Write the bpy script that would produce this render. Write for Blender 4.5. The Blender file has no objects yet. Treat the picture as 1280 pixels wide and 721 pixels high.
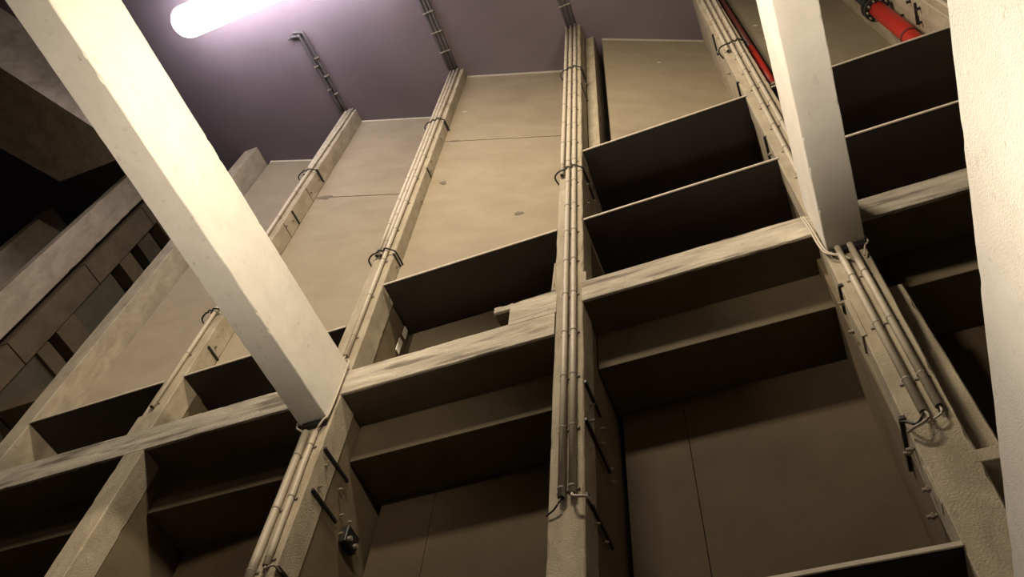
import bpy, bmesh, math, random
from mathutils import Vector, Matrix, noise
C = bpy.context.collection
random.seed(7)

# ---------------------------------------------------------------- camera
cam_d = bpy.data.cameras.new('camera'); cam = bpy.data.objects.new('camera', cam_d); C.objects.link(cam)
cam_d.sensor_width = 36.0; cam_d.lens = 1015.4 / 1280 * 36; cam_d.clip_end = 200
rt = Vector((0.92688927, 0.36937221, 0.06663671))
up = Vector((0.27813765, -0.79516007, 0.53885055))
bk = Vector((0.25202327, -0.48092061, -0.83976165))
m = Matrix.Identity(4)
for i in range(3):
    m[i][0] = rt[i]; m[i][1] = up[i]; m[i][2] = bk[i]
cam.matrix_world = m
bpy.context.scene.camera = cam

# ---------------------------------------------------------------- light and exposure
sc = bpy.context.scene
sc.view_settings.view_transform = 'Standard'; sc.view_settings.look = 'None'
sc.view_settings.gamma = 1; sc.view_settings.use_curve_mapping = False
sc.view_settings.exposure = 0.0
w = bpy.data.worlds.new('world'); sc.world = w; w.use_nodes = True
w.node_tree.nodes['Background'].inputs[0].default_value = (0.9, 0.75, 0.6, 1)
w.node_tree.nodes['Background'].inputs[1].default_value = 0.003

def area(name, loc, target, sx, sy, power, col, spread=180):
    d = bpy.data.lights.new(name, 'AREA'); d.shape = 'RECTANGLE'; d.size = sx; d.size_y = sy
    d.energy = power; d.color = col; d.spread = math.radians(spread)
    o = bpy.data.objects.new(name, d); C.objects.link(o); o.location = loc
    o.rotation_euler = (Vector(target) - Vector(loc)).to_track_quat('-Z', 'Y').to_euler()
    return o
WARM = (1.0, 0.83, 0.60)
area('unseen_wall_light', (-2.9, -2.0, 17.6), (-2.6, 6.5, 12.0), 3.4, 1.0, 1430, WARM)
area('unseen_wall_light', (-9.2, -1.6, 14.8), (-10.5, 6.5, 8.5), 2.0, 0.8, 22, WARM, 120)  # weak fill added out of view to lift the left bays
area('strut_fill_light', (-1.4, -1.6, 9.2), (-5.8, 2.4, 9.0), 0.8, 0.3, 90, WARM, 72)  # added out of view to brighten the long strut's side face
area('strut_fill_light', (-2.6, -1.4, 9.2), (1.2, 1.9, 9.4), 0.8, 0.3, 110, WARM, 70)  # second added lamp, brightens the short strut's left face
area('strut_underside_fill', (-4.4, 1.8, -0.9), (-4.7, 1.7, 8.0), 2.6, 0.8, 60, (1.0, 0.84, 0.64), 50)  # made-up upward fill for the long strut's underside, beam kept narrow
area('strut_underside_fill', (1.2, 1.8, -0.9), (1.2, 1.7, 8.0), 1.6, 0.8, 165, (1.0, 0.84, 0.64), 44)  # another made-up upward fill, below the short strut
area('near_strut_fill', (-3.2, 0.4, 2.6), (1.3, 1.6, 3.2), 0.6, 0.3, 38, (1.0, 0.85, 0.66), 90)  # unseen helper lamp, added for the near strut's side face

# ---------------------------------------------------------------- materials
def concrete(name, c1, c2, scale=3.0, rough=0.85, bump=0.15, pit=0.0, streak=None, spot=None, metallic=0.0, fine=60):
    mt = bpy.data.materials.new(name); mt.use_nodes = True
    nt = mt.node_tree; N = nt.nodes; Lk = nt.links
    b = N['Principled BSDF']; b.inputs['Roughness'].default_value = rough; b.inputs['Metallic'].default_value = metallic
    tc = N.new('ShaderNodeTexCoord')
    mp = N.new('ShaderNodeMapping'); Lk.new(tc.outputs['Object'], mp.inputs[0])
    if streak: mp.inputs['Scale'].default_value = streak
    n = N.new('ShaderNodeTexNoise'); n.inputs['Scale'].default_value = scale; n.inputs['Detail'].default_value = 6
    n.inputs['Roughness'].default_value = 0.6; n.inputs['Distortion'].default_value = 0.4
    Lk.new(mp.outputs[0], n.inputs['Vector'])
    r = N.new('ShaderNodeValToRGB'); r.color_ramp.elements[0].position = 0.32; r.color_ramp.elements[1].position = 0.68
    r.color_ramp.elements[0].color = (*c1, 1); r.color_ramp.elements[1].color = (*c2, 1)
    Lk.new(n.outputs[0], r.inputs[0]); col = r.outputs[0]
    nf = N.new('ShaderNodeTexNoise'); nf.inputs['Scale'].default_value = fine; nf.inputs['Detail'].default_value = 4
    Lk.new(tc.outputs['Object'], nf.inputs['Vector'])
    if pit:
        r2 = N.new('ShaderNodeValToRGB'); r2.color_ramp.elements[0].position = 0.27; r2.color_ramp.elements[1].position = 0.36
        r2.color_ramp.elements[0].color = (1 - pit,) * 3 + (1,); r2.color_ramp.elements[1].color = (1, 1, 1, 1)
        ns = N.new('ShaderNodeTexNoise'); ns.inputs['Scale'].default_value = 9; ns.inputs['Detail'].default_value = 3
        Lk.new(tc.outputs['Object'], ns.inputs['Vector']); Lk.new(ns.outputs[0], r2.inputs[0])
        mx = N.new('ShaderNodeMixRGB'); mx.blend_type = 'MULTIPLY'; mx.inputs[0].default_value = 1
        Lk.new(col, mx.inputs[1]); Lk.new(r2.outputs[0], mx.inputs[2]); col = mx.outputs[0]
    if spot:
        v = N.new('ShaderNodeTexNoise'); v.inputs['Scale'].default_value = spot[0]; v.inputs['Detail'].default_value = 5
        mp2 = N.new('ShaderNodeMapping'); mp2.inputs['Scale'].default_value = spot[3]
        Lk.new(tc.outputs['Object'], mp2.inputs[0]); Lk.new(mp2.outputs[0], v.inputs['Vector'])
        r3 = N.new('ShaderNodeValToRGB'); r3.color_ramp.elements[0].position = spot[1]; r3.color_ramp.elements[1].position = spot[1] + 0.1
        r3.color_ramp.elements[0].color = (1, 1, 1, 1); r3.color_ramp.elements[1].color = (*spot[2], 1)
        mx = N.new('ShaderNodeMixRGB'); mx.blend_type = 'MULTIPLY'; mx.inputs[0].default_value = 1
        Lk.new(v.outputs[0], r3.inputs[0]); Lk.new(col, mx.inputs[1]); Lk.new(r3.outputs[0], mx.inputs[2]); col = mx.outputs[0]
    Lk.new(col, b.inputs['Base Color'])
    if bump:
        ad = N.new('ShaderNodeMath'); ad.operation = 'ADD'
        Lk.new(n.outputs[0], ad.inputs[0]); Lk.new(nf.outputs[0], ad.inputs[1])
        bp = N.new('ShaderNodeBump'); bp.inputs['Strength'].default_value = bump; bp.inputs['Distance'].default_value = 0.02
        Lk.new(ad.outputs[0], bp.inputs['Height']); Lk.new(bp.outputs[0], b.inputs['Normal'])
    return mt
def plain(name, c, rough=0.5, metallic=0.0):
    return concrete(name, tuple(x * 0.85 for x in c), c, 8, rough, 0.04, metallic=metallic)
M = {}
M['strut'] = concrete('painted_concrete', (0.73, 0.695, 0.64), (0.81, 0.78, 0.725), 2.5, 0.8, 0.3, pit=0.14, spot=(16, 0.69, (.55, .5, .45), (1, .6, 1)), fine=90)
M['fin'] = concrete('fin_concrete', (0.30, 0.255, 0.185), (0.46, 0.40, 0.305), 3.0, 0.85, 0.5, pit=0.2, streak=(1, 1, .5), fine=45)
M['waler'] = concrete('beam_concrete', (0.32, 0.285, 0.23), (0.62, 0.56, 0.46), 2.2, 0.85, 0.5, pit=0.25, streak=(.5, 1, 2.5),
                      spot=(1.5, 0.53, (0.42, 0.40, 0.38), (.45, 1, 4)), fine=45)
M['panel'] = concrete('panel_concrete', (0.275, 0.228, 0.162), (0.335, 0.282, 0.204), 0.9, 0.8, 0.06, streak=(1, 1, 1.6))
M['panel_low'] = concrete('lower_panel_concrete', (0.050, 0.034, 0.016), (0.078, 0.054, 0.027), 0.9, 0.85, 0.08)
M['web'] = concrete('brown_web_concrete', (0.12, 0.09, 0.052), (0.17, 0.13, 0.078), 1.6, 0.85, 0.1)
M['inner'] = concrete('shaded_beam_concrete', (0.075, 0.058, 0.034), (0.11, 0.086, 0.052), 1.5, 0.85, 0.1)  # darkened tone that carries the shade under the beams
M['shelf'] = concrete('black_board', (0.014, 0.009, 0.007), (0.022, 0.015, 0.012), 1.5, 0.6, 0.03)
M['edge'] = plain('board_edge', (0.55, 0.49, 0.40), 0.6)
M['ceiling'] = concrete('ceiling_plaster', (0.13, 0.103, 0.126), (0.155, 0.124, 0.15), 0.5, 0.9, 0.03)
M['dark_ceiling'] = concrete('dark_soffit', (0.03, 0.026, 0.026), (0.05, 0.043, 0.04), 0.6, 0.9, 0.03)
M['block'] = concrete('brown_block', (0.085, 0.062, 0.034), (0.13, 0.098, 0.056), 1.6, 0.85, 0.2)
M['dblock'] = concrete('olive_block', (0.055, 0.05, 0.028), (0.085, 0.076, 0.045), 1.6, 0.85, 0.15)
M['pipe'] = plain('grey_conduit', (0.52, 0.46, 0.37), 0.5)
M['dpipe'] = plain('dark_conduit', (0.09, 0.085, 0.09), 0.5)
M['clip'] = plain('steel_clip', (0.26, 0.23, 0.19), 0.6)
M['black'] = plain('black_shade', (0.012, 0.011, 0.011), 0.5)
M['bolt'] = plain('bright_bolt', (0.30, 0.26, 0.20), 0.5)
M['red'] = plain('red_pipe_wrap', (0.42, 0.018, 0.008), 0.5)
M['dkred'] = plain('dark_red_pipe', (0.12, 0.03, 0.022), 0.5)
M['trim'] = plain('top_trim', (0.60, 0.54, 0.44), 0.7)
M['stain'] = plain('dark_stain', (0.17, 0.14, 0.105), 0.9)
M['white'] = plain('white_scrap', (0.85, 0.82, 0.74), 0.7)
M['floor'] = concrete('floor_concrete', (0.12, 0.11, 0.09), (0.17, 0.155, 0.13), 1.2, 0.8, 0.1)
def emit(name, col, s):
    mt = bpy.data.materials.new(name); mt.use_nodes = True
    b = mt.node_tree.nodes['Principled BSDF']; b.inputs['Base Color'].default_value = (.9, .9, .9, 1)
    b.inputs['Emission Color'].default_value = (*col, 1); b.inputs['Emission Strength'].default_value = s
    return mt
M['glow'] = emit('lamp_glow', (1.0, 0.92, 0.94), 26)

# ---------------------------------------------------------------- helpers
def link(name, bm, mat, parent=None, smooth=False):
    bmesh.ops.recalc_face_normals(bm, faces=bm.faces)
    me = bpy.data.meshes.new(name); bm.to_mesh(me); bm.free(); me.materials.append(M[mat])
    if smooth:
        for p in me.polygons: p.use_smooth = True
    o = bpy.data.objects.new(name, me); C.objects.link(o)
    if parent:
        o.parent = parent; o.matrix_parent_inverse = parent.matrix_world.inverted()
    return o
def empty(name, loc):
    o = bpy.data.objects.new(name, None); C.objects.link(o); o.location = loc
    o.matrix_world = Matrix.Translation(loc); return o
def tag(o, label, cat, group=None):
    o['label'] = label; o['category'] = cat
    if group: o['group'] = group
    return o
def struct(o, label=None):
    o['kind'] = 'structure'
    if label: o['label'] = label
    return o
def box_bm(x0, x1, y0, y1, z0, z1, bev=0.0, bm=None):
    bm = bm or bmesh.new()
    r = bmesh.ops.create_cube(bm, size=1)
    for v in r['verts']:
        v.co = Vector((x0 + (v.co.x + .5) * (x1 - x0), y0 + (v.co.y + .5) * (y1 - y0), z0 + (v.co.z + .5) * (z1 - z0)))
    if bev:
        es = list({e for v in r['verts'] for e in v.link_edges})
        bmesh.ops.bevel(bm, geom=es, offset=bev, segments=2, affect='EDGES', profile=0.5)
    return bm
def prism_bm(pts, z0, z1):
    bm = bmesh.new(); n = len(pts)
    a = [bm.verts.new((x, y, z0)) for x, y in pts]; b = [bm.verts.new((x, y, z1)) for x, y in pts]
    bm.faces.new(a[::-1]); bm.faces.new(b)
    for i in range(n): bm.faces.new((a[i], a[(i + 1) % n], b[(i + 1) % n], b[i]))
    return bm
def rough_bm(secs, axis, step, amp=0.006, bev=0.015, seed=0.0, chips=0.02):
    """a cast bar: rectangle sections (t, a0, a1, b0, b1) along an axis, its arrises worn by noise and small chips"""
    bm = bmesh.new(); rings = []
    t0, t1 = secs[0][0], secs[-1][0]; n = max(2, int(abs(t1 - t0) / step)); k = 4
    def sec(t):
        for s, e in zip(secs, secs[1:]):
            if min(s[0], e[0]) - 1e-6 <= t <= max(s[0], e[0]) + 1e-6:
                u = 0 if e[0] == s[0] else (t - s[0]) / (e[0] - s[0])
                return [s[i] + (e[i] - s[i]) * u for i in range(1, 5)]
        return secs[-1][1:]
    for i in range(n + 1):
        t = t0 + (t1 - t0) * i / n
        a0, a1, b0, b1 = sec(t)
        ring = []
        cs = [(a0, b0, 1, 1), (a1, b0, -1, 1), (a1, b1, -1, -1), (a0, b1, 1, -1)]
        for ci, (a, b, sa, sb) in enumerate(cs):
            q = noise.noise(Vector((t * 2.2, ci * 7.3 + seed, seed)))
            q2 = noise.noise(Vector((t * 7.0, ci * 3.1 + seed, 5 + seed)))
            c = bev + amp * (q2 + .5) + (chips if q2 > .42 else 0)
            off = amp * q
            p1 = (a + off, b + sb * c); p2 = (a + sa * c, b + off)
            ring += [p1, p2] if ci in (0, 2) else [p2, p1]
        vs = []
        for a, b in ring:
            vs.append(bm.verts.new({'x': (t, a, b), 'y': (a, t, b), 'z': (a, b, t)}[axis]))
        rings.append(vs)
    for r, s in zip(rings, rings[1:]):
        for j in range(8): bm.faces.new((r[j], r[(j + 1) % 8], s[(j + 1) % 8], s[j]))
    bm.faces.new(rings[0]); bm.faces.new(rings[-1])
    return bm
def tube_bm(pts, r, seg=10, bm=None, caps=True):
    bm = bm or bmesh.new(); pts = [Vector(p) for p in pts]; rings = []
    for i, p in enumerate(pts):
        d = (pts[min(i + 1, len(pts) - 1)] - pts[max(i - 1, 0)]).normalized()
        a = d.cross(Vector((0.31, 0.2, 0.93)) if abs(d.z) < .8 else Vector((1, 0, 0))).normalized(); b = d.cross(a)
        rings.append([bm.verts.new(p + r * (math.cos(2 * math.pi * k / seg) * a + math.sin(2 * math.pi * k / seg) * b)) for k in range(seg)])
    for s, e in zip(rings, rings[1:]):
        for k in range(seg): bm.faces.new((s[k], s[(k + 1) % seg], e[(k + 1) % seg], e[k]))
    if caps: bm.faces.new(rings[0]); bm.faces.new(rings[-1])
    return bm
def smoothpath(pts, n=8):
    P = [Vector(p) for p in pts]; P = [P[0]] + P + [P[-1]]; out = []
    for i in range(1, len(P) - 2):
        for k in range(n):
            t = k / n; a, b, c, d = P[i - 1], P[i], P[i + 1], P[i + 2]
            out.append(.5 * ((2 * b) + (c - a) * t + (2 * a - 5 * b + 4 * c - d) * t * t + (3 * b - a - 3 * c + d) * t ** 3))
    out.append(P[-2]); return out

# ---------------------------------------------------------------- large structure
CZ = 24.2
struct(link('ceiling', box_bm(-30, 9, -9, 8.6, CZ, CZ + .4), 'ceiling'), 'dark mauve plastered ceiling high overhead')
struct(link('floor', box_bm(-30, 9, -9, 8.6, -1.9, -1.6), 'floor'), 'grey concrete floor')
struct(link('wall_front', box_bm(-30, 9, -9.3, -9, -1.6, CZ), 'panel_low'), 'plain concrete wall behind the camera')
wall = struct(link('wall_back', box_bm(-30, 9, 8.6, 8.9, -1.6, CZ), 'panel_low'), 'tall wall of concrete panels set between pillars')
tag(link('ceiling_beam', prism_bm([(-19.8, -3.4), (-15.33, 4.25), (-18.08, 4.22), (-22.7, -2.7)], 21.6, CZ), 'fin'),
    'big dark beam slanting under the ceiling beyond the long diagonal strut', 'beam')

# upper skewed panels: (left x, left y, right x, right y, joints)
def slab(x0, y0, x1, y1, z0, z1, mat, th=0.12, name='panel', parent=wall):
    d = Vector((x1 - x0, y1 - y0)).normalized(); nx, ny = -d.y * th, d.x * th
    return link(name, prism_bm([(x0, y0), (x1, y1), (x1 + nx, y1 + ny), (x0 + nx, y0 + ny)], z0, z1), mat, parent)
UP = {
 'far_left': (-12.93, 6.6, -9.88, 7.6, [10.95, CZ]),
 'left': (-9.42, 6.42, -6.2, 7.4, [10.95, 18.72, CZ]),
 'mid': (-5.70, 6.27, -2.43, 7.27, [11.97, 19.05, CZ]),
 'right': (-1.52, 6.63, 1.22, 7.72, [14.93, CZ]),
 'far_right': (2.02, 6.55, 4.9, 7.7, [14.93, CZ]),
}
for k, (x0, y0, x1, y1, js) in UP.items():
    for a, b in zip(js, js[1:]):
        g = 0.018
        slab(x0, y0, x1, y1, a + g, b - (g if b != CZ else 0.13), 'panel')
    slab(x0, y0 - .015, x1, y1 - .015, CZ - .12, CZ, 'trim', .14, 'panel_trim')
# lower panels behind the shelves and below the inner beams, with a dark joint to the pillars
LOW = [(-12.8, -9.75), (-9.1, -6.25), (-5.62, -2.5), (-1.94, 1.14), (1.95, 4.9)]
for i, (x0, x1) in enumerate(LOW):
    ztop = [10.85, 10.85, 11.85, 14.8, 14.8][i]
    xm = x0 + (x1 - x0) * .28
    yb = 7.1 if i < 3 else 7.6
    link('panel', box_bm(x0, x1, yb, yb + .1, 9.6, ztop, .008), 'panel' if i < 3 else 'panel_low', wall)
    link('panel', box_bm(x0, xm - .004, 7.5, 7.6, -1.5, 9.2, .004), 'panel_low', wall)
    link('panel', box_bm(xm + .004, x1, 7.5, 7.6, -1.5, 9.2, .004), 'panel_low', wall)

# ---------------------------------------------------------------- pillars
def pillar(label, lo, hi, zsplit, lo_secs=None, hi_secs=None, back=6.43, web=12.0, top=True):
    e = empty('concrete_pillar', ((hi[0] + hi[1]) / 2, 6.9, zsplit)); tag(e, label, 'pillar', 'concrete pillars of the wall')
    secs = hi_secs or [(zsplit, hi[0], hi[1], 6.0, back), (CZ, hi[0], hi[1], 6.0, back)]
    link('shaft', rough_bm(secs, 'z', .12, seed=hi[0], chips=.012, bev=.012), 'fin', e)
    secs = lo_secs or [(-1.6, lo[0], lo[1], 6.0, back), (zsplit, lo[0], lo[1], 6.0, back)]
    link('shaft', rough_bm(secs, 'z', .12, seed=hi[0] + 3, chips=.012, bev=.012), 'fin', e)
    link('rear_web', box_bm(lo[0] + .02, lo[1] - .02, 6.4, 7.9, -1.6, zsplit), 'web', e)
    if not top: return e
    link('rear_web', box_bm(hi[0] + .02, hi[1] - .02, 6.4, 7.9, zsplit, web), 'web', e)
    link('upper_web', box_bm(hi[0] + .015, hi[1] - .015, 6.4, 7.9, web, CZ), 'fin', e)
    return e
P = {}
P[2] = pillar('concrete pillar under the lower end of the long diagonal strut', (-6.14, -5.73), (-6.16, -5.71), 9.0)
P[3] = pillar('middle concrete pillar carrying two long grey conduits to the bottom', (-2.41, -2.01), (-2.44, -1.99), 9.6)
P[1] = pillar('concrete pillar left of the long strut with one conduit ending above the beam', (-9.66, -9.26), (-9.86, -9.43), 9.0)
P[0] = pillar('bare concrete pillar without conduits at the left edge of the photo', (-13.2, -12.85), (-13.4, -12.93), 9.0,
              top=False, hi_secs=[(9.0, -13.33, -12.9, 6.0, 7.9), (14, -13.45, -12.98, 6.0, 7.9), (CZ, -13.6, -13.12, 6.0, 7.9)])
P[4] = pillar('concrete pillar under the short strut with a stepped side', (1.12, 1.56), (1.2, 1.68), 9.6,
              lo_secs=[(-1.6, 1.0, 1.4, 6.0, 6.43), (4, 1.11, 1.53, 6.0, 6.43), (9.6, 1.2, 1.68, 6.0, 6.43)])
P[5] = pillar('concrete pillar mostly hidden behind the big right hand strut', (4.9, 5.35), (4.9, 5.35), 9.6)
# small square formwork steps on pillar shafts
link('cast_step', rough_bm([(10.08, -2.50, -2.42, 6.0, 6.5), (10.85, -2.47, -2.42, 6.0, 6.5)], 'z', .1, seed=9), 'fin', P[3])
link('cast_step', box_bm(-2.02, -1.95, 6.0, 6.5, 9.9, 10.35, .01), 'fin', P[3])
link('cast_step', box_bm(-9.93, -9.84, 6.0, 6.5, 9.4, 9.95, .02), 'fin', P[1])
link('rear_pier', rough_bm([(-1.6, 1.3, 1.8, 6.35, 7.9), (5.8, 1.5, 1.88, 6.35, 7.9), (8.5, 1.55, 1.9, 6.35, 7.9)], 'z', .15, seed=4), 'fin', P[4])
link('ledge', box_bm(1.5, 2.3, 6.0, 6.4, 5.3, 5.45, .01), 'fin', P[4])
link('rear_pier', box_bm(-1.99, -1.74, 6.47, 7.9, 14.95, CZ, .01), 'fin', P[3])

# strips and bolts on the pillars' flanks: (pillar, x, [(y0, y1, z)], [(y, z)])
FL = [
 (3, -2.0, [(6.0, 6.6, 7.78), (6.0, 6.9, 7.10), (6.0, 6.88, 5.95), (5.99, 6.55, 19.95), (6.0, 6.6, 18.9), (6.02, 6.7, 14.08)],
      [(6.24, 7.6), (6.22, 7.3), (6.64, 7.6), (6.61, 7.3), (6.95, 7.2), (6.95, 6.98), (6.3, 5.8), (6.6, 5.8), (6.3, 13.95), (6.3, 13.15), (6.68, 13.95), (6.3, 19.7)]),
 (2, -5.72, [(5.97, 6.3, 12.97), (6.0, 6.25, 19.75), (6.05, 6.72, 7.88), (6.1, 6.75, 7.18), (6.0, 6.4, 5.9), (6.0, 6.25, 16.9)],
      [(6.17, 12.8), (5.99 + .1, 18.9), (6.15, 17.05), (6.05, 17.4), (6.2, 7.7), (6.21, 7.33), (6.62, 7.65), (6.8, 7.35), (7.0, 7.4), (6.9, 7.12), (6.25, 11.9), (6.2, 15.6)]),
 (1, -9.43, [(5.97, 6.38, 19.59), (6.02, 6.4, 17.25), (6.08, 6.48, 11.82), (5.98, 6.38, 14.9)],
      [(6.2, 17.05), (6.12, 16.64), (6.22, 11.98), (6.2, 19.4), (6.2, 18.6), (6.2, 14.7)]),
]
for k, x, strips, bolts in FL:
    for y0, y1, z in strips: link('black_strip', box_bm(x - .005, x + .03, y0, y1, z - .025, z + .025, .006), 'black', P[k])['label'] = 'black rubber strip across the side face'
    for y, z in bolts:
        bm = tube_bm([(x - .01, y, z), (x + .055, y, z)], .013, 8); tube_bm([(x + .015, y, z), (x + .03, y, z)], .027, 6, bm)
        link('bolt', bm, 'bolt', P[k])
# right pillar, left flank (x falls with depth of the shaft)
for y0, y1, z, xx in [(5.98, 6.4, 8.3, 1.19), (5.98, 6.7, 6.0, 1.145), (5.98, 6.4, 15.6, 1.2), (6, 6.5, 19.0, 1.2), (6, 6.5, 12.9, 1.2)]:
    link('black_strip', box_bm(xx - .04, xx + .02, y0, y1, z - .025, z + .025, .006), 'black', P[4])
for y, z, xx in [(6.1, 8.1, 1.17), (6.3, 7.8, 1.17), (6.1, 5.7, 1.14), (6.3, 5.85, 1.14), (6.2, 5.3, 1.13), (6.5, 5.25, 1.12), (6.2, 15.3, 1.2), (6.3, 18.6, 1.2), (6.2, 12.6, 1.2), (6.2, 16.8, 1.2)]:
    bm = tube_bm([(xx + .01, y, z), (xx - .08, y, z)], .02, 8); tube_bm([(xx - .02, y, z), (xx - .04, y, z)], .036, 6, bm)
    link('bolt', bm, 'bolt', P[4])
link('side_plate', box_bm(1.14, 1.2, 5.99, 6.25, 7.3, 8.0, .008), 'fin', P[4])
link('side_plate', box_bm(1.12, 1.15, 6.05, 6.2, 5.0, 5.45, .006), 'fin', P[4])
# seams (formwork joints) in the flank of pillar 1
for z in (18.5, 16.6, 14.0): link('seam_strip', box_bm(-9.432, -9.424, 6.01, 6.5, z - .01, z + .01), 'black', P[1])

# ---------------------------------------------------------------- horizontal beams
def beam(label, z0, z1, x0, x1, inner_bottom, seed):
    e = empty('concrete_beam', ((x0 + x1) / 2, 6.3, z0)); tag(e, label, 'beam')
    link('front_band', rough_bm([(x0, 5.995, 6.04, z0, z1), (x1, 5.995, 6.04, z0, z1)], 'x', .1, seed=seed, amp=.008, bev=.006, chips=.008), 'waler', e)
    link('beam_body', box_bm(x0, x1, 6.03, 6.66, z0 + .015, z1 - .02), 'inner', e)  # coloured darker than the front band to act as its shaded underside
    return e
B1 = beam('horizontal concrete beam crossing left of the middle pillar', 8.95, 9.51, -16.9, -2.42, 8.2, 1.0)
B2 = beam('horizontal concrete beam crossing right of the middle pillar', 9.56, 10.08, -2.02, 6.5, 8.8, 2.0)
link('end_block', rough_bm([(-3.13, 5.99, 6.04, 9.45, 10.05), (-2.4, 5.99, 6.04, 9.45, 10.05)], 'x', .08, seed=5), 'waler', B1)
link('end_lip', rough_bm([(-3.39, 5.99, 6.04, 9.9, 10.05), (-3.1, 5.99, 6.04, 9.9, 10.05)], 'x', .06, seed=6, bev=.008), 'waler', B1)
link('end_body', box_bm(-3.12, -2.4, 6.03, 6.6, 9.45, 10.03), 'inner', B1)  # dark again, painting in the shade under the end block and lip
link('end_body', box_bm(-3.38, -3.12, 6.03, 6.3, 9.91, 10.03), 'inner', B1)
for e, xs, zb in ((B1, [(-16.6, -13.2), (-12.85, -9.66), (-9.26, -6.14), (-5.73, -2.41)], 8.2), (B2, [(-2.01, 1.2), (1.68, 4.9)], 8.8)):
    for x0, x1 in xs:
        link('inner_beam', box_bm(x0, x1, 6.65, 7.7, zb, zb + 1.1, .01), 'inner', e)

# ---------------------------------------------------------------- board shelves between the pillars
def shelf(label, x0, x1, z, y1=7.3, y0=5.99):
    e = empty('board_shelf', ((x0 + x1) / 2, y0, z)); tag(e, label, 'shelf')
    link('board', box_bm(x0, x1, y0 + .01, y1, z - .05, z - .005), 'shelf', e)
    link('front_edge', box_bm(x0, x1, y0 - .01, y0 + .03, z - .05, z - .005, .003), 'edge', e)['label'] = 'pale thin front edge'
shelf('upper black shelf board right of the middle pillar', -1.97, 1.22, 14.85, 7.6)
shelf('lower black shelf board right of the middle pillar, just above the beam', -1.97, 1.22, 12.0, 7.6)
shelf('upper black shelf board below the red standpipe', 1.68, 4.92, 14.85, 7.6)
shelf('lower black shelf board right of the short strut, above the beam', 1.68, 4.92, 12.0, 7.6)
shelf('black shelf board left of the middle pillar above the notched beam end', -5.68, -2.44, 11.92, 7.1)
shelf('black shelf board behind the lower end of the long strut', -9.42, -6.16, 10.87, 7.1)
shelf('black shelf board at the far left between the bare pillar and the conduit pillar', -12.93, -9.86, 10.87, 7.1)
shelf('lowest black shelf board at the bottom right by the pillar', -1.97, 1.12, 4.56)

# ---------------------------------------------------------------- struts
def strut(label, x0, x1, z0, z1, yend, seed):
    o = link('concrete_strut', rough_bm([(-8.9, x0, x1, z0, z1), (yend, x0, x1, z0, z1)], 'y', .05, seed=seed, amp=.006, bev=.008, chips=.012), 'strut')
    tag(o, label, 'strut', 'painted struts running out from the wall')
    return o
strut('long pale concrete strut running diagonally across the upper left', -6.22, -5.765, 8.40, 9.62, 5.97, 11)
strut('short pale concrete strut coming down at the right of the middle shelves', 1.22, 1.68, 9.02, 10.25, 5.97, 12)
strut('near pale concrete strut filling the right edge of the photo', 1.22, 1.70, 2.45, 3.80, 6.0, 13)
# black blocks standing in for the shadow gap under the strut ends
for lab, x0, x1, z in (('black block drawn as the shade under the end of the long diagonal strut', -6.15, -5.77, 8.36), ('black block drawn as the shade under the end of the short strut', 1.25, 1.66, 8.98)):
    bm = box_bm(x0, x1, 5.93, 6.0, z - .06, z + .03, .008)
    tag(link('strut_end_shade', bm, 'black'), lab, 'shade')

# ---------------------------------------------------------------- conduits
def conduit(label, pts, clips, mat='pipe', r=.042, group='conduits on the pillars', yy=None, up=True):
    e = empty('conduit_pipe', pts[-1]); tag(e, label, 'pipe', group)
    bm = tube_bm(pts, r, 10); link('tube', bm, mat, e, True)
    # open lower end: a dark plug set into a collar
    z = Vector(pts[-1]); dr = (Vector(pts[-1]) - Vector(pts[-2])).normalized()
    link('open_end', tube_bm([z - dr * .02, z + dr * .006], r * .8, 10), 'black', e)
    for c in clips:
        # saddle clip round the pipe at height c
        for s, t in zip(pts, pts[1:]):
            if min(s[2], t[2]) <= c <= max(s[2], t[2]):
                u = (c - s[2]) / (t[2] - s[2]); x = s[0] + (t[0] - s[0]) * u; y = s[1] + (t[1] - s[1]) * u
                bm = tube_bm([(x, y, c - .01), (x, y, c + .01)], r + .005, 10)
                box_bm(x - r - .03, x + r + .03, 5.985, 6.005, c - .012, c + .012, 0, bm)
                tube_bm([(x + r + .02, 5.975, c), (x + r + .02, 6.0, c)], .01, 6, bm)
                link('clip', bm, 'clip', e)
                break
def run(x_top, x_bot, zt, zb, step=1.0, y=5.945, phase=0.0):
    pts = []; n = 7
    for i in range(n + 1):
        u = i / n; pts.append((x_top + (x_bot - x_top) * u + .008 * noise.noise(Vector((x_top * 9, u * 5, 1))), y, zt + (zb - zt) * u))
    k = zb + .12 + phase; cl = []
    while k < zt - .1: cl.append(k); k += step
    return pts, cl
# middle pillar
conduit('left of the three conduits up the middle pillar', *run(-2.38, -2.36, CZ, 13.9, 1.1, phase=.3))
conduit('middle pillar conduit, left of the long lower pair', *run(-2.245, -2.245, CZ, 5.92, .93))
conduit('middle pillar conduit, right of the long lower pair', *run(-2.12, -2.125, CZ, 5.95, .93, phase=-.03))
# pillar 2
conduit('left of the three conduits above the cable tie on the long strut pillar', *run(-6.10, -6.06, CZ, 13.05, 1.1))
conduit('centre of the three conduits above the cable tie on the long strut pillar', *run(-5.99, -5.96, CZ, 13.0, 1.1, phase=.4))
conduit('right conduit on the long strut pillar, ending open just above the beam', *run(-5.87, -5.86, CZ, 9.85, 1.2, phase=.4))
conduit('thick pale conduit below the long diagonal strut, left one', *run(-6.04, -6.02, 8.2, 5.75, .93, y=5.95), r=.055)
conduit('thin grey conduit below the long diagonal strut, right one', *run(-5.88, -5.83, 8.15, 5.9, .93))
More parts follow.
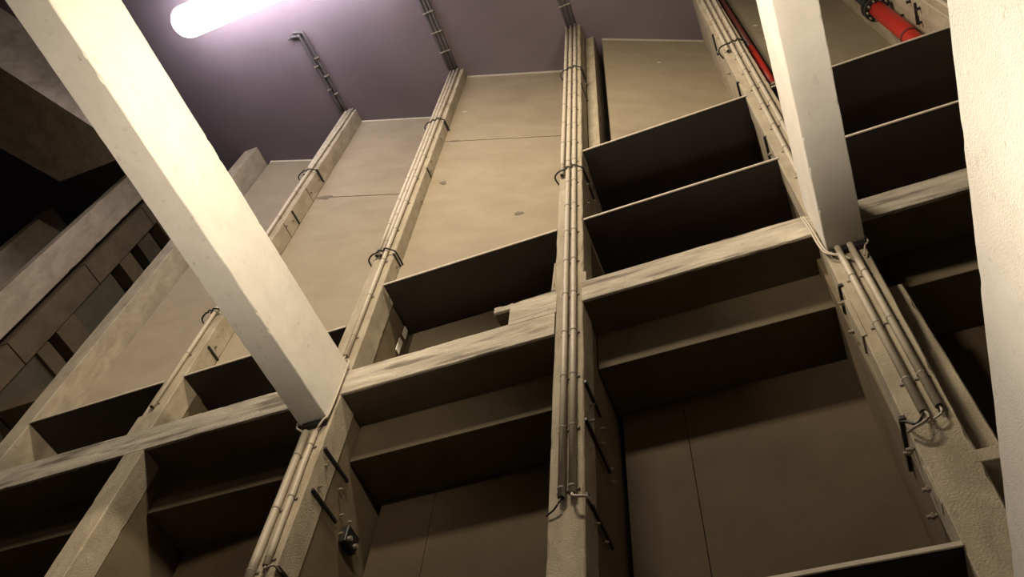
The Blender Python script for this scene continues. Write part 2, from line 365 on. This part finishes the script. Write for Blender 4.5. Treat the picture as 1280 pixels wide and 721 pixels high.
# pillar 1
conduit('left conduit at the top of the pillar left of the long strut', *run(-9.74, -9.72, CZ, 19.4, 1.1))
conduit('lone conduit ending open above the beam left of the long strut', *run(-9.62, -9.66, CZ, 10.05, 1.35))
conduit('short middle conduit on the pillar left of the long strut', *run(-9.53, -9.74, CZ, 12.9, 1.35, y=5.95, phase=.2), r=.03)
# right pillar
conduit('left of the three conduits on the pillar behind the short strut', *run(1.33, 1.30, CZ, 17.4, 1.1))
conduit('left conduit of the pair below the short strut', *run(1.47, 1.32, CZ, 5.97, .95, phase=.35))
conduit('right conduit of the pair below the short strut', *run(1.60, 1.47, CZ, 6.0, .95, phase=.35))
conduit('left conduit at the top of the pillar beside the red standpipe', *run(5.05, 5.05, CZ, 12, 1.1))
conduit('right conduit at the top of the pillar beside the red standpipe', *run(5.2, 5.2, CZ, 12, 1.1))
# ceiling conduits
def ceil_pipe(label, pts, r=.045):
    e = empty('ceiling_conduit', pts[0]); tag(e, label, 'pipe', 'conduits along the ceiling')
    link('tube', tube_bm(smoothpath(pts, 6), r, 8), 'dpipe', e, True)
    a, b = Vector(pts[0]), Vector(pts[-1 if len(pts) == 2 else 1])
    n = int((b - a).length / .6)
    for i in range(1, n):
        p = a.lerp(b, i / n); link('clip', box_bm(p.x - r - .02, p.x + r + .02, p.y - .02, p.y + .02, CZ - .13, CZ, .004), 'clip', e)
zc = CZ - .06
ceil_pipe('left of two ceiling conduits bending to a stub end near the bright lamp', [(-9.86, 5.92, zc), (-9.95, 3.55, zc), (-10.02, 3.35, zc), (-10.22, 3.3, zc), (-10.24, 3.3, zc - .12)])
ceil_pipe('right of two ceiling conduits bending near the bright lamp', [(-9.74, 5.92, zc), (-9.80, 3.5, zc), (-9.9, 3.28, zc), (-10.1, 3.2, zc)])
for lab, x in (('left', -6.12), ('centre', -6.01), ('right', -5.9)):
    ceil_pipe(lab + ' of three ceiling conduits running from the long strut pillar', [(x, 5.92, zc), (x + .01, -2, zc)])
for lab, x in (('left', -2.34), ('centre', -2.23), ('right', -2.12)):
    ceil_pipe(lab + ' of three ceiling conduits running from the middle pillar', [(x, 5.92, zc), (x + .01, -2, zc)])

# ---------------------------------------------------------------- cables and cable ties
def cable(name, label, pts, r, mat='black', cat='cable', grp=None):
    return tag(link(name, tube_bm(smoothpath(pts, 8), r, 8), mat, None, True), label, cat, grp)
def tie(label, xl, xr, z, px):
    pts = [(xl - .02, 6.12, z - .16), (xl - .07, 5.97, z - .06), (xl + .02, 5.90, z)]
    for x in px: pts += [(x - .05, 5.9, z + .03), (x, 5.875, z + .05)]
    pts += [(xr - .03, 5.93, z + .01), (xr + .03, 6.0, z - .01), (xr + .04, 6.3, z - .02)]
    cable('cable_tie', label, pts, .017, cat='cable tie')
tie('black cable tie looped round the middle pillar, near the ceiling', -2.44, -1.99, 20.0, (-2.25, -2.12))
tie('black cable tie looped round the middle pillar, beside the upper shelf', -2.44, -1.99, 14.0, (-2.24, -2.12))
tie('black cable tie on the long strut pillar where three conduits become one', -6.16, -5.71, 13.05, (-5.99, -5.86))
tie('small black cable tie high on the long strut pillar', -6.16, -5.71, 19.8, (-5.99, -5.86))
tie('black cable tie on the pillar left of the long strut, near the ceiling', -9.86, -9.43, 19.5, (-9.74, -9.62))
tie('black cable tie half hidden behind the long strut', -9.86, -9.43, 12.85, (-9.74, -9.64))
tie('black cable tie round the pillar behind the short strut', 1.2, 1.68, 17.7, (1.46, 1.57))
cable('loose_cable', 'thin black cable from the conduit end leftwards on the middle pillar', [(-2.245, 5.945, 5.93), (-2.26, 5.93, 5.86), (-2.33, 5.95, 5.78), (-2.42, 5.97, 5.74)], .011)
cable('loose_cable', 'pale grey cable from the conduit end rightwards on the middle pillar', [(-2.125, 5.945, 5.96), (-2.11, 5.9, 5.88), (-2.05, 5.88, 5.83), (-1.96, 5.93, 5.84), (-1.93, 6.05, 5.84)], .016, 'pipe')
cable('loose_cable', 'cable leaving the open conduit and running down the long strut corner', [(-5.86, 5.945, 9.87), (-5.86, 5.92, 9.72), (-5.72, 5.9, 9.62), (-5.735, 5.93, 9.3), (-5.74, 5.93, 8.5), (-5.78, 5.9, 8.3), (-5.88, 5.94, 8.14)], .016, 'pipe')
cable('loose_cable', 'cable bending under the left corner of the long strut', [(-6.24, 5.94, 8.55), (-6.24, 5.94, 8.36), (-6.16, 5.93, 8.26), (-6.05, 5.95, 8.18)], .016, 'pipe')
cable('loose_cable', 'pale cable across the foot of the conduits at the bottom left', [(-5.83, 5.945, 5.9), (-5.78, 5.9, 5.82), (-5.7, 5.92, 5.86), (-5.68, 6.05, 5.86)], .014, 'bolt')
cable('loose_cable', 'dark cable below the thick conduit at the bottom left', [(-6.02, 5.95, 5.76), (-6.05, 5.92, 5.7), (-6.12, 5.95, 5.64), (-6.2, 6.02, 5.6)], .018)
for i, dx in enumerate((0, .03)):
    cable('loose_cable', ('inner', 'outer')[i] + ' of two cables running down the left side of the short strut', [(1.15 - dx, 5.96, 10.0), (1.17 - dx, 5.93, 9.6), (1.185 - dx, 5.93, 9.15), (1.22 - dx, 5.92, 8.93), (1.36 - dx, 5.93, 8.8), (1.42, 5.945, 8.7)], .013, 'pipe')
cable('loose_cable', 'cable curling under the right corner of the short strut', [(1.69, 5.94, 9.2), (1.70, 5.94, 8.98), (1.64, 5.93, 8.88), (1.58, 5.945, 8.7)], .012, 'pipe')
cable('loose_cable', 'pale looped cable at the open conduit ends below the short strut', [(1.33, 5.945, 5.98), (1.335, 5.9, 5.86), (1.27, 5.88, 5.78), (1.18, 5.9, 5.76), (1.12, 5.96, 5.78)], .016, 'bolt')
cable('loose_cable', 'black looped cable at the open conduit ends below the short strut', [(1.32, 5.945, 5.97), (1.26, 5.9, 5.84), (1.2, 5.9, 5.8), (1.14, 5.93, 5.88), (1.10, 5.99, 5.95)], .014)
cable('loose_cable', 'short grey cable under the right conduit end below the short strut', [(1.475, 5.945, 6.0), (1.46, 5.93, 5.9), (1.39, 5.93, 5.85), (1.33, 5.96, 5.86)], .012, 'pipe')

# ---------------------------------------------------------------- red pipes
e = empty('red_standpipe', (4.5, 6.75, 14.86)); tag(e, 'bright red wrapped pipe with black bolted flange standing on a shelf', 'pipe')
link('wrapped_pipe', tube_bm([(4.58, 6.6, 14.9), (4.55, 6.6, 16.2), (4.60, 6.6, 16.7), (4.60, 6.6, 18.6)], .17, 20), 'red', e, True)
link('collar', tube_bm([(4.58, 6.6, 16.45), (4.58, 6.6, 16.52)], .185, 20), 'dkred', e)
bm = tube_bm([(4.60, 6.6, 18.6), (4.60, 6.6, 18.72)], .27, 24); tube_bm([(4.60, 6.6, 18.80), (4.60, 6.6, 18.92)], .27, 24, bm); tube_bm([(4.60, 6.6, 18.9), (4.60, 6.6, CZ)], .15, 18, bm)
link('flange', bm, 'black', e)
for k in range(10):
    a = k * math.pi / 5
    link('bolt', tube_bm([(4.60 + .22 * math.cos(a), 6.6 + .22 * math.sin(a), 18.53), (4.60 + .22 * math.cos(a), 6.6 + .22 * math.sin(a), 18.97)], .022, 6), 'bolt', e)
e = empty('red_riser', (1.84, 6.3, 14.86)); tag(e, 'slim red pipe beside the pillar behind the short strut', 'pipe')
link('lower_pipe', tube_bm([(1.82, 6.3, 15.55), (1.82, 6.3, 18.1)], .085, 14), 'red', e, True)
link('upper_pipe', tube_bm([(1.82, 6.3, 18.1), (1.82, 6.3, CZ)], .085, 14), 'dkred', e, True)
link('end_cap', tube_bm([(1.82, 6.3, 14.87), (1.82, 6.3, 15.5)], .1, 14), 'black', e, True)
link('ring', tube_bm([(1.82, 6.3, 15.48), (1.82, 6.3, 15.57)], .105, 14), 'bolt', e, True)
# side strip in the flank of the pillar by the standpipe
link('black_strip', box_bm(4.86, 4.905, 6.15, 6.6, 16.95, 17.02, .01), 'black', P[5])
for y, z in ((6.2, 17.3), (6.5, 16.8), (6.65, 17.9), (6.2, 16.75)): link('bolt', tube_bm([(4.9, y, z), (4.82, y, z)], .03, 8), 'black', P[5])

# ---------------------------------------------------------------- far left: bay of blocks
e = empty('masonry_pier', (-17, 6.5, 12)); tag(e, 'dim pier of brown blocks with dark openings at the far left', 'pier')
link('front_pillar', rough_bm([(-1.6, -17.05, -16.72, 5.02, 5.85), (CZ, -17.0, -16.68, 5.02, 5.85)], 'z', .2, seed=21), 'fin', e)
link('backing', box_bm(-17.6, -17.15, 5.8, 8.2, -1.6, CZ), 'black', e)
zz = [9.0, 11.7, 15.03, 18.75, 22.3, CZ]
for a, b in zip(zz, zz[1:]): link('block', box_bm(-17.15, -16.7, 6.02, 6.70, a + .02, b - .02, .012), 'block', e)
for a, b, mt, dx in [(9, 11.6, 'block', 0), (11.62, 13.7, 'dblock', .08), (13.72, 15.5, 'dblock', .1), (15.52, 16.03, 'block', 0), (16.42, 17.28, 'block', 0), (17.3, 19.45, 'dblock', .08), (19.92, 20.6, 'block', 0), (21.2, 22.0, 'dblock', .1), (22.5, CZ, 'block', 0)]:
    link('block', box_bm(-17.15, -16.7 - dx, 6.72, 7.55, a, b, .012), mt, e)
tag(link('far_ledge', box_bm(-16.7, -13.4, 6.95, 7.6, 13.5, 14.0, .02), 'block'), 'dim concrete ledge in the far left bay behind the bare pillar', 'ledge')
struct(link('wall_left', box_bm(-16.7, -13.4, 7.6, 7.7, -1.5, CZ), 'block'), 'dim back wall of the far left bay')
tag(link('far_pillar', rough_bm([(5, -20.5, -20.1, 5.2, 6.4), (23.1, -20.6, -20.2, 5.2, 6.4)], 'z', .2, seed=31), 'fin'), 'dim far pillar with rounded top at the left edge', 'pillar')
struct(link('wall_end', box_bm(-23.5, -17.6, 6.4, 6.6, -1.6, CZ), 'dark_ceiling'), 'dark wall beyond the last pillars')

# ---------------------------------------------------------------- stains, scraps
def blotch(label, x, y, z, w, h, ang, mat='stain'):
    bm = bmesh.new(); vs = []
    for k in range(14):
        a = k * 2 * math.pi / 14; q = .8 + .9 * noise.noise(Vector((math.cos(a) * 2 + x, math.sin(a) * 2, z)))
        vs.append((w * q * math.cos(a), h * q * math.sin(a)))
    f = [bm.verts.new((x + u * math.cos(ang), y + u * math.sin(ang), z + v)) for u, v in vs]
    g = [bm.verts.new((x + u * .96 * math.cos(ang) + .0, y + u * .96 * math.sin(ang) - .004, z + v * .96)) for u, v in vs]
    bm.faces.new(g)
    for k in range(14): bm.faces.new((f[k], f[(k + 1) % 14], g[(k + 1) % 14], g[k]))
    o = link('stain', bm, mat, wall); o['label'] = label
A = math.atan2(1.0, 3.27)
def pan(k, u):
    x0, y0, x1, y1, _ = UP[k]; return x0 + (x1 - x0) * u, y0 + (y1 - y0) * u - .006
for k, u, z, ww, hh, lab, mt in [('mid', .62, 14.95, .13, .09, 'grey smudge low on the panel', 'stain'), ('mid', .09, 16.6, .08, .1, 'dark spot by the pillar', 'stain'), ('mid', .07, 19.05, .16, .06, 'dark leak at the joint', 'stain'),
                          ('left', .07, 18.7, .2, .12, 'dark leak at the joint', 'stain'), ('right', .5, 22.0, .05, .03, 'white fleck', 'white'), ('mid', .08, 21.1, .07, .03, 'white fleck', 'white'),
                          ('far_right', .10, 20.6, .09, .04, 'white fleck', 'white'), ('far_right', .12, 19.5, .07, .04, 'white fleck', 'white'), ('far_right', .14, 18.0, .07, .04, 'white fleck', 'white')]:
    x, y = pan(k, u); blotch(lab, x, y, z, ww, hh, A, mt)
for z, dy, h in ((11.75, 6.95, .16), (11.3, 6.9, .22)):
    tag(link('paper_scrap', box_bm(-5.70, -5.68, dy - .06, dy + .06, z - h, z + h * .6, .005), 'white'),
        ('upper' if z > 11.5 else 'lower') + ' small white scrap on the pillar under the left shelf board', 'scrap')
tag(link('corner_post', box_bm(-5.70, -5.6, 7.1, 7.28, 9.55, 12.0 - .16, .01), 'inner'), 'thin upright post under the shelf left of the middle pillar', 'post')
e = empty('anchor_bracket', (-5.6, 7.1, 7.3)); tag(e, 'dark bolted bracket low on the long strut pillar', 'bracket')
link('plate', box_bm(-5.72, -5.6, 6.9, 7.2, 6.98, 7.25, .02), 'black', e)
for y in (6.96, 7.12): link('bolt', tube_bm([(-5.61, y, 7.05), (-5.55, y, 7.05)], .035, 8), 'clip', e)

# ---------------------------------------------------------------- ceiling lamp
e = empty('ceiling_lamp', (-11, 1.75, CZ - .3)); tag(e, 'long glowing white tube lamp under the ceiling at the top left', 'lamp')
bm = bmesh.new(); path = []
n = 12; x0, x1, R = -12.4, -6.9, .46  # radius widened so the tube's bloom is part of the shape
pts = [(x0 - R + R * (1 - math.cos(t * math.pi / 2 / 6)), R * math.sin(t * math.pi / 2 / 6)) for t in range(0, 7)]
pts += [(2 * ((x0 + x1) / 2) - x, r) for x, r in reversed(pts)]
rings = []
for x, r in pts: rings.append([bm.verts.new((x, 1.68 + r * math.cos(k * math.pi / 8), CZ - 1.1 + .5 * r * math.sin(k * math.pi / 8))) for k in range(16)])
for s, t in zip(rings, rings[1:]):
    for k in range(16): bm.faces.new((s[k], s[(k + 1) % 16], t[(k + 1) % 16], t[k]))
bmesh.ops.remove_doubles(bm, verts=bm.verts, dist=.0005)
link('diffuser', bm, 'glow', e, True)
link('bracket', box_bm(-11.9, -11.85, 1.65, 1.70, CZ - .9, CZ), 'clip', e)
link('bracket', box_bm(-8.3, -8.25, 1.65, 1.70, CZ - .9, CZ), 'clip', e)
